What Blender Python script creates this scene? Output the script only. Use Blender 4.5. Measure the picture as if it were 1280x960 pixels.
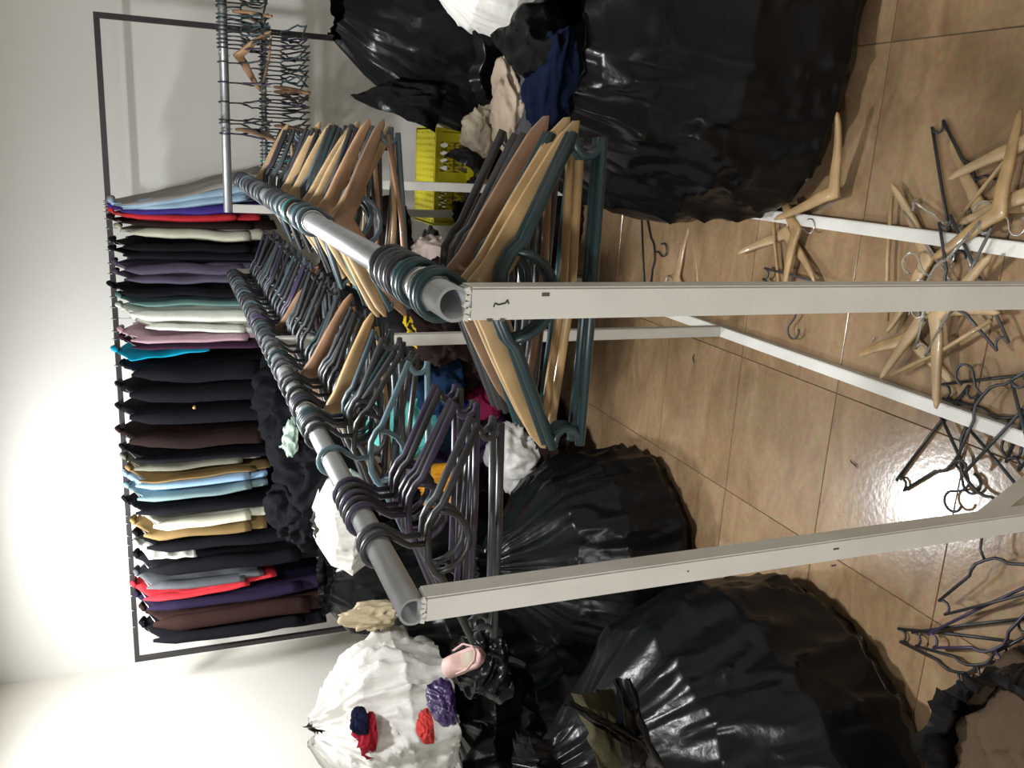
import bpy, bmesh, math, random
from mathutils import Vector, Matrix, noise

for o in list(bpy.data.objects):
    bpy.data.objects.remove(o)
COL = bpy.context.scene.collection
R = math.radians

# ------------------------------------------------------------------ camera
EYE = Vector((0.0, 0.0, 1.9))
FPX, YAW, PITCH, ROLL = 1091.3, 0.2801, 0.3741, 0.0488
_f = Vector((-math.sin(YAW) * math.cos(PITCH), math.cos(YAW) * math.cos(PITCH), -math.sin(PITCH)))
_r = Vector((math.cos(YAW), math.sin(YAW), 0))
_d = _f.cross(_r)
RIGHT = _r * math.cos(ROLL) + _d * math.sin(ROLL)
DOWN = -_r * math.sin(ROLL) + _d * math.cos(ROLL)
FWD = _f
cam_data = bpy.data.cameras.new('camera')
cam = bpy.data.objects.new('camera', cam_data)
COL.objects.link(cam)
cam_data.sensor_width = 36.0
cam_data.sensor_fit = 'HORIZONTAL'
cam_data.lens = FPX / 1280 * 36
cam_data.clip_start = 0.02
# the phone was held on its side: the picture's left edge is up
m = Matrix((DOWN, RIGHT, -FWD)).transposed().to_4x4()
m.translation = EYE
cam.matrix_world = m
bpy.context.scene.camera = cam

# ------------------------------------------------------------------ light, world, exposure
scn = bpy.context.scene
scn.view_settings.view_transform = 'Standard'
scn.view_settings.look = 'None'
scn.view_settings.gamma = 1
scn.view_settings.use_curve_mapping = False
scn.view_settings.exposure = 0.45
world = bpy.data.worlds.new('world')
scn.world = world
world.use_nodes = True
world.node_tree.nodes['Background'].inputs[0].default_value = (0.9, 0.95, 1.0, 1)
world.node_tree.nodes['Background'].inputs[1].default_value = 0.05


def area_light(name, loc, size, power, colour=(0.97, 0.985, 1.0)):
    l = bpy.data.lights.new(name, 'AREA')
    l.shape = 'DISK'
    l.size = size
    l.energy = power
    l.color = colour
    ob = bpy.data.objects.new(name, l)
    ob.location = loc
    COL.objects.link(ob)
    return ob


LAMP_A = (-2.1, 4.0, 2.86)
LAMP_B = (-0.45, 2.1, 2.86)
LAMP_C = (-1.0, -0.7, 2.86)
area_light('ceiling_light_a', LAMP_A, 0.28, 43)
area_light('ceiling_light_b', LAMP_B, 0.28, 52)
area_light('ceiling_light_c', LAMP_C, 0.28, 34)


# ------------------------------------------------------------------ helpers
def at(px, py, x=None, y=None, z=None):
    """World point seen at a photo pixel on the plane x=, y= or z=."""
    dr = RIGHT * ((960 - py - 480) / FPX) + DOWN * ((px - 640) / FPX) + FWD
    ax, v = (0, x) if x is not None else (1, y) if y is not None else (2, z)
    return EYE + dr * ((v - EYE[ax]) / dr[ax])


MATS = {}


def mat(name, rgb, rough=0.6, metal=0.0, bump=0.0, bscale=40.0, vary=0.0, vscale=6.0, coat=0.0, trans=0.0, alpha=1.0, spec=0.5):
    if name in MATS:
        return MATS[name]
    mt = bpy.data.materials.new(name)
    mt.use_nodes = True
    nt = mt.node_tree
    b = nt.nodes['Principled BSDF']
    b.inputs['Base Color'].default_value = (*rgb, 1)
    b.inputs['Roughness'].default_value = rough
    b.inputs['Metallic'].default_value = metal
    b.inputs['Specular IOR Level'].default_value = spec
    b.inputs['Coat Weight'].default_value = coat
    b.inputs['Transmission Weight'].default_value = trans
    tc = nt.nodes.new('ShaderNodeTexCoord')
    if vary:
        n = nt.nodes.new('ShaderNodeTexNoise')
        n.inputs['Scale'].default_value = vscale
        n.inputs['Detail'].default_value = 5
        nt.links.new(tc.outputs['Object'], n.inputs['Vector'])
        r = nt.nodes.new('ShaderNodeValToRGB')
        r.color_ramp.elements[0].position = 0.3
        r.color_ramp.elements[1].position = 0.7
        r.color_ramp.elements[0].color = (*[max(0, c * (1 - vary)) for c in rgb], 1)
        r.color_ramp.elements[1].color = (*[min(1, c * (1 + vary)) for c in rgb], 1)
        nt.links.new(n.outputs['Fac'], r.inputs['Fac'])
        nt.links.new(r.outputs['Color'], b.inputs['Base Color'])
    if bump:
        n2 = nt.nodes.new('ShaderNodeTexNoise')
        n2.inputs['Scale'].default_value = bscale
        n2.inputs['Detail'].default_value = 4
        nt.links.new(tc.outputs['Object'], n2.inputs['Vector'])
        bp = nt.nodes.new('ShaderNodeBump')
        bp.inputs['Strength'].default_value = bump
        bp.inputs['Distance'].default_value = 0.01
        nt.links.new(n2.outputs['Fac'], bp.inputs['Height'])
        nt.links.new(bp.outputs['Normal'], b.inputs['Normal'])
    MATS[name] = mt
    return mt


def link(name, me, m=None, parent=None, smooth=True):
    if m is not None and not me.materials:
        me.materials.append(m)
    if smooth:
        me.polygons.foreach_set('use_smooth', [True] * len(me.polygons))
    ob = bpy.data.objects.new(name, me)
    COL.objects.link(ob)
    if parent is not None:
        ob.parent = parent
    return ob


def tag(o, label, cat, group=None):
    o['label'] = label
    o['category'] = cat
    if group:
        o['group'] = group
    return o


def empty(name, loc=(0, 0, 0)):
    o = bpy.data.objects.new(name, None)
    o.empty_display_size = 0.05
    o.location = loc
    COL.objects.link(o)
    return o


def mesh(name, verts, faces):
    me = bpy.data.meshes.new(name)
    me.from_pydata([tuple(v) for v in verts], [], faces)
    me.update()
    return me


def box_geo(V, F, c, s, rot=None):
    i = len(V)
    for dx in (-.5, .5):
        for dy in (-.5, .5):
            for dz in (-.5, .5):
                p = Vector((dx * s[0], dy * s[1], dz * s[2]))
                if rot:
                    p = rot @ p
                V.append(p + Vector(c))
    for f in ((0, 1, 3, 2), (4, 6, 7, 5), (0, 4, 5, 1), (2, 3, 7, 6), (0, 2, 6, 4), (1, 5, 7, 3)):
        F.append([i + k for k in f])


def box(name, c, s, m, parent=None, bevel=0.0, seg=2):
    V, F = [], []
    box_geo(V, F, c, s)
    me = mesh(name, V, F)
    if bevel:
        bm = bmesh.new()
        bm.from_mesh(me)
        bmesh.ops.bevel(bm, geom=bm.edges[:], offset=bevel, segments=seg, affect='EDGES')
        bm.to_mesh(me)
        bm.free()
    return link(name, me, m, parent, smooth=False)


def sweep_geo(V, F, pts, rad, n=8, closed=False, flat=1.0, up=None):
    """Tube along pts; rad a number or a list; flat squeezes the second axis."""
    pts = [Vector(p) for p in pts]
    N = len(pts)
    rs = rad if isinstance(rad, (list, tuple)) else [rad] * N
    base = len(V)
    prev = None
    for k, p in enumerate(pts):
        if closed:
            t = pts[(k + 1) % N] - pts[k - 1]
        else:
            t = pts[min(k + 1, N - 1)] - pts[max(k - 1, 0)]
        t.normalize()
        u = (up if up is not None else (prev if prev is not None else (Vector((0, 1, 0)) if abs(t.y) < .9 else Vector((1, 0, 0)))))
        u = Vector(u)
        u = (u - t * u.dot(t))
        if u.length < 1e-6:
            u = t.orthogonal()
        u.normalize()
        w = t.cross(u)
        prev = u
        for j in range(n):
            a = 2 * math.pi * j / n
            V.append(p + u * (math.cos(a) * rs[k] * flat) + w * (math.sin(a) * rs[k]))
    segs = N if closed else N - 1
    for k in range(segs):
        for j in range(n):
            a, b = base + k * n + j, base + k * n + (j + 1) % n
            c, d = base + ((k + 1) % N) * n + (j + 1) % n, base + ((k + 1) % N) * n + j
            F.append([a, b, c, d])
    if not closed:
        F.append([base + j for j in range(n)][::-1])
        F.append([base + (N - 1) * n + j for j in range(n)])


def sweep(name, pts, rad, m, parent=None, n=8, **k):
    V, F = [], []
    sweep_geo(V, F, pts, rad, n, **k)
    return link(name, mesh(name, V, F), m, parent)


def lerp(a, b, t):
    return a + (b - a) * t


def interp(keys, t):
    for k in range(len(keys) - 1):
        a, b = keys[k], keys[k + 1]
        if t <= b[0]:
            s = (t - a[0]) / (b[0] - a[0])
            s = s * s * (3 - 2 * s) * .5 + s * .5
            return [lerp(x, y, s) for x, y in zip(a[1:], b[1:])]
    return list(keys[-1][1:])


def nz(x, y, z, s=1.0):
    return noise.noise(Vector((x * s, y * s, z * s)))


ORD = {}
_ones = 'first second third fourth fifth sixth seventh eighth ninth tenth eleventh twelfth thirteenth fourteenth fifteenth sixteenth seventeenth eighteenth nineteenth'.split()
_tens = {2: ('twentieth', 'twenty'), 3: ('thirtieth', 'thirty'), 4: ('fortieth', 'forty'), 5: ('fiftieth', 'fifty'), 6: ('sixtieth', 'sixty'), 7: ('seventieth', 'seventy'), 8: ('eightieth', 'eighty')}


def ordinal(n):
    if n < 20:
        return _ones[n - 1]
    t, u = divmod(n, 10)
    return _tens[t][0] if u == 0 else _tens[t][1] + '-' + _ones[u - 1]


# ------------------------------------------------------------------ the setting
def wall_mat(name, rgb, sc):
    return mat(name, rgb, rough=.7, bump=.06, bscale=90, vary=.03, vscale=sc)


plaster = wall_mat('white_wall_paint', (0.78, 0.77, 0.73), 1.5)
cream = wall_mat('cream_wall_paint', (0.78, 0.755, 0.69), 1.2)


def structure(o):
    o['kind'] = 'structure'
    return o


XL, XR, YB, YF, ZC = -3.06, 1.75, 5.02, -2.0, 2.9
structure(box('wall_back', ((XL + XR) / 2, YB + .05, ZC / 2), (XR - XL + .2, .1, ZC), plaster))
structure(box('wall_left', (XL - .05, (YB + YF) / 2, ZC / 2), (.1, YB - YF, ZC), cream))
structure(box('wall_right', (XR + .05, (YB + YF) / 2, ZC / 2), (.1, YB - YF, ZC), plaster))
structure(box('wall_front', ((XL + XR) / 2, YF - .05, ZC / 2), (XR - XL + .2, .1, ZC), plaster))
structure(box('ceiling', ((XL + XR) / 2, (YB + YF) / 2, ZC + .05), (XR - XL + .2, YB - YF + .2, .1), plaster))


def tile_material():
    mt = bpy.data.materials.new('glazed_tile')
    mt.use_nodes = True
    nt = mt.node_tree
    b = nt.nodes['Principled BSDF']
    geo = nt.nodes.new('ShaderNodeNewGeometry')
    inf = nt.nodes.new('ShaderNodeObjectInfo')
    off = nt.nodes.new('ShaderNodeVectorMath')
    off.operation = 'SCALE'
    off.inputs[0].default_value = (7, 5, 3)
    nt.links.new(inf.outputs['Random'], off.inputs['Scale'])
    add = nt.nodes.new('ShaderNodeVectorMath')
    nt.links.new(geo.outputs['Position'], add.inputs[0])
    nt.links.new(off.outputs[0], add.inputs[1])
    mp = nt.nodes.new('ShaderNodeMapping')
    mp.inputs['Rotation'].default_value = (0, 0, .7)
    mp.inputs['Scale'].default_value = (3.2, 9, 3)
    nt.links.new(add.outputs[0], mp.inputs[0])
    n = nt.nodes.new('ShaderNodeTexNoise')
    n.inputs['Scale'].default_value = 1.0
    n.inputs['Detail'].default_value = 7
    n.inputs['Roughness'].default_value = .62
    n.inputs['Distortion'].default_value = .8
    nt.links.new(mp.outputs[0], n.inputs['Vector'])
    rp = nt.nodes.new('ShaderNodeValToRGB')
    e = rp.color_ramp.elements
    e[0].position, e[0].color = .25, (.165, .097, .043, 1)
    e[1].position, e[1].color = .78, (.33, .220, .118, 1)
    x = e.new(.5)
    x.color = (.255, .158, .077, 1)
    nt.links.new(n.outputs['Fac'], rp.inputs['Fac'])
    n2 = nt.nodes.new('ShaderNodeTexNoise')
    n2.inputs['Scale'].default_value = 55
    n2.inputs['Detail'].default_value = 3
    nt.links.new(geo.outputs['Position'], n2.inputs['Vector'])
    mx = nt.nodes.new('ShaderNodeMix')
    mx.data_type = 'RGBA'
    mx.blend_type = 'OVERLAY'
    mx.inputs['Factor'].default_value = .3
    nt.links.new(rp.outputs['Color'], mx.inputs['A'])
    nt.links.new(n2.outputs['Color'], mx.inputs['B'])
    hs = nt.nodes.new('ShaderNodeHueSaturation')
    hs.inputs['Saturation'].default_value = .92
    nt.links.new(mx.outputs['Result'], hs.inputs['Color'])
    nt.links.new(hs.outputs['Color'], b.inputs['Base Color'])
    b.inputs['Roughness'].default_value = .17
    bp = nt.nodes.new('ShaderNodeBump')
    bp.inputs['Strength'].default_value = .035
    bp.inputs['Distance'].default_value = .01
    nt.links.new(n2.outputs['Fac'], bp.inputs['Height'])
    nt.links.new(bp.outputs['Normal'], b.inputs['Normal'])
    return mt


floor = structure(box('floor', ((XL + XR) / 2, (YB + YF) / 2, -.055), (XR - XL + .2, YB - YF + .2, .1), mat('grey_grout', (.12, .09, .065), .9, bump=.2)))
TX, TY = .505, .4825
tile_me = None
tmat = tile_material()
for i in range(-5, 5):
    for j in range(-8, 8):
        x0, y0 = -.662 + TX * i, 1.541 + TY * j
        x1, y1 = x0 + TX, y0 + TY
        if x1 < XL + .02 or x0 > XR - .02 or y1 < YF + .02 or y0 > YB - .02:
            continue
        if tile_me is None:
            V, F = [], []
            w, h, c = TX / 2 - .0013, TY / 2 - .0013, .0012
            for (a, b2, z) in ((w, h, -.007), (w, h, -c), (w - c, h - c, 0)):
                V += [(-a, -b2, z), (a, -b2, z), (a, b2, z), (-a, b2, z)]
            for k in (0, 4):
                for q in range(4):
                    F.append([k + q, k + (q + 1) % 4, k + 4 + (q + 1) % 4, k + 4 + q])
            F.append([8, 9, 10, 11])
            tile_me = mesh('tile', V, F)
        t = link('tile', tile_me, tmat, floor, smooth=False)
        sx = (min(x1, XR) - max(x0, XL)) / TX
        sy = (min(y1, YB) - max(y0, YF)) / TY
        t.location = ((min(x1, XR) + max(x0, XL)) / 2 - floor.location.x, (min(y1, YB) + max(y0, YF)) / 2 - floor.location.y, 0)
        t.scale = (sx, sy, 1)

# ceiling lamps (out of the frame, their light and their shine on the tiles are in it)
glow = bpy.data.materials.new('lamp_glow')
glow.use_nodes = True
_b = glow.node_tree.nodes['Principled BSDF']
_b.inputs['Emission Color'].default_value = (.97, .985, 1, 1)
_b.inputs['Emission Strength'].default_value = 14
for lp, lab in ((LAMP_A, 'round ceiling lamp near the black frame wall'), (LAMP_B, 'round ceiling lamp above the two clothes rails'), (LAMP_C, 'round ceiling lamp behind the near rail ends')):
    root = tag(empty('ceiling_lamp', (lp[0], lp[1], ZC)), lab, 'lamp')
    V, F = [], []
    sweep_geo(V, F, [(0, 0, 0), (0, 0, -.022)], .155, 32)
    link('base', mesh('base', V, F), mat('white_enamel', (.8, .8, .78), .4), root, smooth=False)
    V, F = [], []
    sweep_geo(V, F, [(0, 0, -.0222), (0, 0, -.032)], .13, 32)
    link('diffuser', mesh('diffuser', V, F), glow, root, smooth=False)

# ------------------------------------------------------------------ metals and woods
white_paint = mat('white_rack_paint', (.62, .61, .56), .45, bump=.05, bscale=120, vary=.06, vscale=9)
pipe_steel = mat('galvanised_pipe', (.36, .375, .385), .42, metal=.8, bump=.04, bscale=60, vary=.1, vscale=14)
black_iron = mat('black_iron', (.018, .016, .017), .5, bump=.1, bscale=80)
rust = mat('chipped_primer', (.10, .08, .07), .8)
wire = mat('hook_wire', (.55, .55, .53), .3, metal=1)


def pipe(name, a, b, ro, ri, m, parent, n=28):
    """A hollow round tube with open ends."""
    a, b = Vector(a), Vector(b)
    t = (b - a).normalized()
    u = t.orthogonal().normalized()
    w = t.cross(u)
    V, F = [], []
    for p, r in ((a, ro), (b, ro), (b, ri), (a, ri)):
        for j in range(n):
            an = 2 * math.pi * j / n
            V.append(p + u * math.cos(an) * r + w * math.sin(an) * r)
    for k in range(4):
        for j in range(n):
            F.append([k * n + j, k * n + (j + 1) % n, ((k + 1) % 4) * n + (j + 1) % n, ((k + 1) % 4) * n + j])
    me = mesh(name, V, F)
    ob = link(name, me, m, parent)
    for p in me.polygons:
        p.use_smooth = p.area > 1e-3
    return ob


# ------------------------------------------------------------------ the racks
RZ, RR = 1.616, .0195           # rail height and radius
X1, XLR = -.1594, -.5904        # two-legged rail, three-legged rail
BAR = .036


def rack(name, label, x, y0, y1, legs):
    root = tag(empty(name, (x, y0, 0)), label, 'clothes rack', 'white clothes racks')
    pipe('rail', (0, 0, RZ), (0, y1 - y0, RZ), RR, RR - .0035, pipe_steel, root)
    for k, y in enumerate(legs):
        top = RZ - RR + .003
        lg = box('leg', (0, y - y0 + (.018 if k == 0 else 0), (top + BAR) / 2), (BAR, BAR, top - BAR), white_paint, root, bevel=.0025)
        if k == 0:
            # torn paint where the pipe was welded on
            for s in range(5):
                V, F = [], []
                rr = random.Random(s)
                box_geo(V, F, (-.014 + .007 * s, .001, top + .0015 + rr.uniform(0, .002)), (.008, .005, .006), Matrix.Rotation(rr.uniform(-.5, .5), 3, 'Y'))
                link('weld_flake', mesh('weld_flake', V, F), white_paint, lg, smooth=False)
    box('floor_bar', (0, (y1 - y0) / 2, BAR / 2), (BAR, y1 - y0 + BAR, BAR), white_paint, root, bevel=.0025)
    return root


R1 = rack('clothes_rack', 'two-legged white clothes rack with a steel pipe rail beside large black bags', X1, .868, 3.60, (.868, 3.58))
R2 = rack('clothes_rack', 'three-legged white clothes rack with a steel pipe rail and corner brace', XLR, .994, 4.07, (.994, 2.62, 4.05))


def leg_slot(rack_root, off, px, py, yface, size, nm='mounting_slot'):
    p = at(px, py, y=yface) - rack_root.location
    V, F = [], []
    box_geo(V, F, (p.x, yface - rack_root.location.y, p.z), (size[0], .0016, size[1]))
    link(nm, mesh(nm, V, F), rust, [c for c in rack_root.children if c.name.startswith('leg')][0], smooth=False)


for px, py, s in ((682, 368, (.004, .009)), (612, 403, (.003, .006)), (628, 402, (.003, .005))):
    leg_slot(R1, 0, px, min(py, 400), .868, s)
# scribble of marker pen on the two-legged rack
pts = [(617, 384), (619, 379), (623, 381), (632, 379), (634, 375), (636, 380)]
V, F = [], []
for a, b in zip(pts, pts[1:]):
    pa, pb = at(*a, y=.867) - R1.location, at(*b, y=.867) - R1.location
    sweep_geo(V, F, [pa, pb], .0008, 4)
link('pen_mark', mesh('pen_mark', V, F), black_iron, [c for c in R1.children if c.name.startswith('leg')][0], smooth=False)
for px, py, s in ((1045, 686, (.003, .011)), (1042, 707, (.003, .009)), (860, 714, (.002, .003))):
    leg_slot(R2, 0, px, py, .994, s)
# the corner brace of the three-legged rack, from its near leg down to the floor bar
V, F = [], []
sweep_geo(V, F, [(0, .022, .56), (0, .26, .03)], BAR * .5 * 1.35, 4, up=Vector((1, 1, .45)))
link('corner_brace', mesh('corner_brace', V, F), white_paint, R2, smooth=False)

# two-tier rack by the back wall
Y3, X3 = 4.19, -.335
R3 = tag(empty('clothes_rack', (X3, Y3, 0)), 'two-tier clothes rack crowded with dark hangers by the back wall', 'clothes rack', 'white clothes racks')
pipe('rail', (0, 0, RZ), (1.6, 0, RZ), RR, RR - .003, pipe_steel, R3)
pipe('rail', (0.02, .2, 1.43), (.84, .2, 1.43), .013, .010, pipe_steel, R3)
for _x in (.03, .82):
    sweep('rail_bracket', [(_x, 0, 1.43), (_x, .2, 1.43)] if _x < .1 else [(_x, .0, RZ - .015), (_x, .2, 1.44)], .006, pipe_steel, R3)
for lx in (.018, 1.58):
    box('leg', (lx, 0, (RZ - RR) / 2), (BAR, BAR, RZ - RR), white_paint, R3, bevel=.0025)
box('floor_bar', (.8, 0, BAR / 2), (1.52, BAR * .98, BAR), white_paint, R3)

# black square-tube frame in front of the back wall
FY, FZ, FX0, FX1 = 4.62, 2.128, -2.785, .49
FR = tag(empty('black_clothes_frame', ((FX0 + FX1) / 2, FY, 0)), 'tall thin black metal clothes frame standing along the back wall', 'clothes rack')
hw = (FX1 - FX0) / 2
box('rail', (0, 0, FZ), (FX1 - FX0 + .025, .025, .025), black_iron, FR)
for s in (-1, 1):
    box('post', (s * hw, 0, (FZ - .0125) / 2), (.025, .025, FZ - .0125), black_iron, FR)
    box('foot', (s * hw, 0, .0125), (.0252, .5, .025), black_iron, FR)

# ------------------------------------------------------------------ hangers
PL = {
    'black': mat('black_plastic', (.020, .021, .023), .38, bump=.03),
    'charcoal': mat('charcoal_plastic', (.042, .045, .050), .4, bump=.03),
    'dark green': mat('dark_green_plastic', (.008, .026, .029), .38, bump=.03),
    'green': mat('green_plastic', (.012, .17, .12), .36),
    'blue-grey': mat('blue_grey_plastic', (.10, .17, .20), .38),
    'slate': mat('slate_plastic', (.055, .085, .10), .38),
    'dark purple': mat('dark_purple_plastic', (.035, .026, .055), .38),
    'teal': mat('teal_plastic', (.010, .050, .056), .38),
}


def wood_mat(name, c):
    mt = mat(name, c, .42, coat=.25, vary=.22, vscale=18, bump=.03, bscale=60)
    return mt


WD = {
    'pale wooden': wood_mat('pale_wood', (.36, .245, .125)),
    'golden wooden': wood_mat('golden_wood', (.35, .225, .098)),
    'brown wooden': wood_mat('brown_wood', (.20, .11, .058)),
    'orange wooden': wood_mat('orange_wood', (.33, .19, .10)),
}


def arc(cx, cz, r, a0, a1, n):
    return [(cx + r * math.cos(R(lerp(a0, a1, k / n))), 0, cz + r * math.sin(R(lerp(a0, a1, k / n)))) for k in range(n + 1)]


_hm = {}


def plastic_meshes(col, thick=.0062, wide=.186, drop=.188, loop=True, n=7):
    key = ('p', col, thick, wide, drop, loop)
    if key in _hm:
        return _hm[key]
    r = thick
    top = -.085
    tip = (wide, 0, -drop + .036)
    half = [(0, 0, top + .012), (.03, 0, top + .010), (.05, 0, top), (.062, 0, top - .012), tip]
    V, F = [], []
    sweep_geo(V, F, [(-x, y, z) for x, y, z in half[:0:-1]] + half, r, n, up=(0, 1, 0))
    sweep_geo(V, F, [(-wide + .002, 0, -drop), (0, 0, -drop - .002), (wide - .002, 0, -drop)], r, n, up=(0, 1, 0))
    # the strap notch between the two prongs of each end
    for s in (-1, 1):
        sweep_geo(V, F, [(s * (wide - .004 + .021 * math.cos(R(q))), 0, -drop + .018 + .018 * math.sin(R(q))) for q in (90, 125, 160, 200, 235, 270)], r * .85, n, up=(0, 1, 0))
    body = mesh('shoulder_frame', V, F)
    V, F = [], []
    if loop:
        sweep_geo(V, F, [(.052 * math.cos(R(a)), 0, top - .004 + .052 * math.sin(R(a))) for a in range(0, -181, -22)], r * .85, n, up=(0, 1, 0))
    lp = mesh('inner_loop', V, F) if loop else None
    V, F = [], []
    sweep_geo(V, F, arc(0, 0, .0262 + r * .1, 205, -48, 14) + [(.006, 0, -.036), (0, 0, -.046), (0, 0, top + .012)], r * .82, n, up=(0, 1, 0))
    hk = mesh('hook', V, F)
    for me in (body, lp, hk):
        if me:
            me.materials.append(PL[col] if col in PL else MATS['clear_plastic'])
    _hm[key] = [('shoulder_frame', body)] + ([('inner_loop', lp)] if loop else []) + [('hook', hk)]
    return _hm[key]


def wood_meshes(col, bar=True):
    key = ('w', col, bar)
    if key in _hm:
        return _hm[key]
    V, F = [], []
    n, N = 10, 25
    for k in range(N):
        s = -1 + 2 * k / (N - 1)
        a = abs(s)
        x = .205 * s
        z = -.072 - .100 * (a ** 1.25) + .012 * math.exp(-(s / .12) ** 2)
        hh = (.0235 - .0125 * a) * (1 if a < .93 else max(.15, math.sqrt(max(0, 1 - ((a - .93) / .075) ** 2))))
        hd = .0075 * (1 - .2 * a) * (1 if a < .97 else .6)
        y = .022 * a * a
        for j in range(n):
            an = 2 * math.pi * j / n
            ca, sa = math.cos(an), math.sin(an)
            V.append((x - (s * .35) * hh * sa * .5, y + hd * math.copysign(abs(ca) ** .6, ca), z + hh * math.copysign(abs(sa) ** .7, sa)))
    for k in range(N - 1):
        for j in range(n):
            F.append([k * n + j, k * n + (j + 1) % n, (k + 1) * n + (j + 1) % n, (k + 1) * n + j])
    F.append(list(range(n))[::-1])
    F.append([(N - 1) * n + j for j in range(n)])
    sh = mesh('shoulders', V, F)
    sh.materials.append(WD[col])
    out = [('shoulders', sh)]
    if bar:
        V, F = [], []
        sweep_geo(V, F, [(-.172, .016, -.178), (0, .014, -.186), (.172, .016, -.178)], .0058, 8)
        b = mesh('trouser_bar', V, F)
        b.materials.append(WD[col])
        out.append(('trouser_bar', b))
    V, F = [], []
    sweep_geo(V, F, arc(0, 0, .0222, 195, -50, 14) + [(.003, 0, -.028), (0, 0, -.036), (0, 0, -.068)], .0019, 6, up=(0, 1, 0))
    h = mesh('hook', V, F)
    h.materials.append(wire)
    out.append(('hook', h))
    _hm[key] = out
    return out


mat('clear_plastic', (.85, .88, .86), .12, trans=.9, spec=.6)


def hanger(col, label, group, mw, thin=False, hookless=False, bar=True, small=1.0):
    wood = 'wooden' in col
    root = empty('wooden_hanger' if wood else 'plastic_hanger')
    tag(root, label, 'hanger', group)
    root.matrix_world = mw
    if wood:
        parts = wood_meshes(col, bar)
    elif thin:
        parts = plastic_meshes(col, .0042, .185, .17, False, 6)
    else:
        parts = plastic_meshes(col)
    for nm, me in parts:
        if hookless and nm == 'hook':
            continue
        link(nm, me, None, root)
    return root


def kind_word(col):
    return col + (' hanger' if 'wooden' in col else ' plastic hanger')


rng = random.Random(11)


def fill_rail(x, z, items, rack_words, group, axis='y', base=0.0, from_words='near end'):
    """items: list of (position along the rail, colour, thin, yaw, swing)."""
    for k, (s, col, thin, yaw, swing) in enumerate(items):
        wood = 'wooden' in col
        lift = RR - (.0205 if wood else .0206)
        if axis == 'y':
            M = Matrix.Translation((x, s, z + lift)) @ Matrix.Rotation(yaw, 4, 'Z') @ Matrix.Rotation(swing, 4, 'Y')
        else:
            M = Matrix.Translation((s, base, z + lift)) @ Matrix.Rotation(math.pi / 2 + yaw, 4, 'Z') @ Matrix.Rotation(swing, 4, 'Y')
        hanger(col, f'{kind_word(col)}, {ordinal(k + 1)} from the {from_words} of the {rack_words}', group, M, thin)


DARK = ['black', 'black', 'black', 'charcoal', 'charcoal', 'dark green', 'slate', 'dark purple']


def any_dark():
    return rng.choice(DARK)


def wob(s, seed, a):
    return a * nz(s * 5.3, seed, 0) * 1.6


# two-legged rack: the cluster at its open end
it = []
for s, c in zip((.925, .943, .960, .985, 1.004, 1.024, 1.048, 1.066, 1.092, 1.118, 1.150),
                ('dark green', 'dark green', 'golden wooden', 'golden wooden', 'dark green', 'teal', 'brown wooden', 'black', 'charcoal', 'charcoal', 'black')):
    it.append([s, c, False, .02 + wob(s, 3, .10), .02 + rng.uniform(-.02, .02)])
# the long middle bunch
seq = ['brown wooden', 'slate', 'pale wooden', 'pale wooden', 'slate', 'teal', 'black', 'orange wooden', 'black', 'green', 'dark purple', 'charcoal', 'pale wooden', 'slate', 'black', 'dark green', 'pale wooden', 'charcoal', 'dark green', 'black', 'black']
s = 1.80
for c in seq:
    it.append([s, c, False, wob(s, 5, .22) + rng.uniform(-.04, .04), rng.uniform(-.10, .10)])
    s += rng.choice((.016, .018, .022, .05, .075))
while s < 3.5:
    c = any_dark() if rng.random() < .86 else rng.choice(list(WD))
    it.append([s, c, False, wob(s, 5, .14), rng.uniform(-.05, .05)])
    s += rng.choice((.015, .017, .02, .06, .11))
fill_rail(X1, RZ, it, 'two-legged rack', 'hangers on the two-legged rack')

# three-legged rack
it = []
for s, c in zip((1.185, 1.215, 1.300, 1.325, 1.352, 1.382, 1.415, 1.585),
                ('black', 'charcoal', 'dark purple', 'black', 'dark purple', 'black', 'dark purple', 'blue-grey')):
    it.append([s, c, False, wob(s, 8, .10), rng.uniform(-.04, .04)])
s = 1.735
k = 0
while s < 4.0:
    c = any_dark() if rng.random() < .93 else rng.choice(list(WD))
    if k == 6:
        c = 'golden wooden'
    if k in (15,):
        c = 'brown wooden'
    it.append([s, c, False, wob(s, 9, .18) + rng.uniform(-.03, .03), rng.uniform(-.09, .09)])
    s += rng.choice((.015, .016, .018, .055, .08))
    k += 1
fill_rail(XLR, RZ, it, 'three-legged rack', 'hangers on the three-legged rack')

# two-tier rack: upper rail, then lower rail
it = []
ys = [167, 161, 154, 150, 128, 103, 78, 68] + [60 - 5.2 * k for k in range(13)]
for k, py in enumerate(ys):
    xx = at(285, py, y=Y3).x
    c = any_dark()
    if k == 1:
        c = 'brown wooden'
    if k in (7, 17):
        c = 'orange wooden'
    it.append([xx, c, True, rng.uniform(-.12, .12) + (.5 if k == 7 else 0), rng.uniform(-.04, .04)])
s = it[-1][0]
for k in range(14):
    s += .028
    if s > 1.15:
        break
    it.append([s, any_dark(), True, rng.uniform(-.1, .1), rng.uniform(-.04, .04)])
fill_rail(0, RZ, it, "two-tier rack's upper rail", 'hangers on the upper rail of the two-tier rack', axis='x', base=Y3, from_words='white leg')
it = []
s = -.22
while s < .47:
    c = any_dark() if rng.random() < .9 else rng.choice(['green', 'brown wooden', 'slate'])
    it.append([s, c, True, rng.uniform(-.18, .18), rng.uniform(-.06, .06)])
    s += rng.uniform(.014, .021)
fill_rail(0, 1.43 - .006, it, "two-tier rack's lower rail", 'hangers on the lower rail of the two-tier rack', axis='x', base=Y3 + .2, from_words='white leg')

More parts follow.
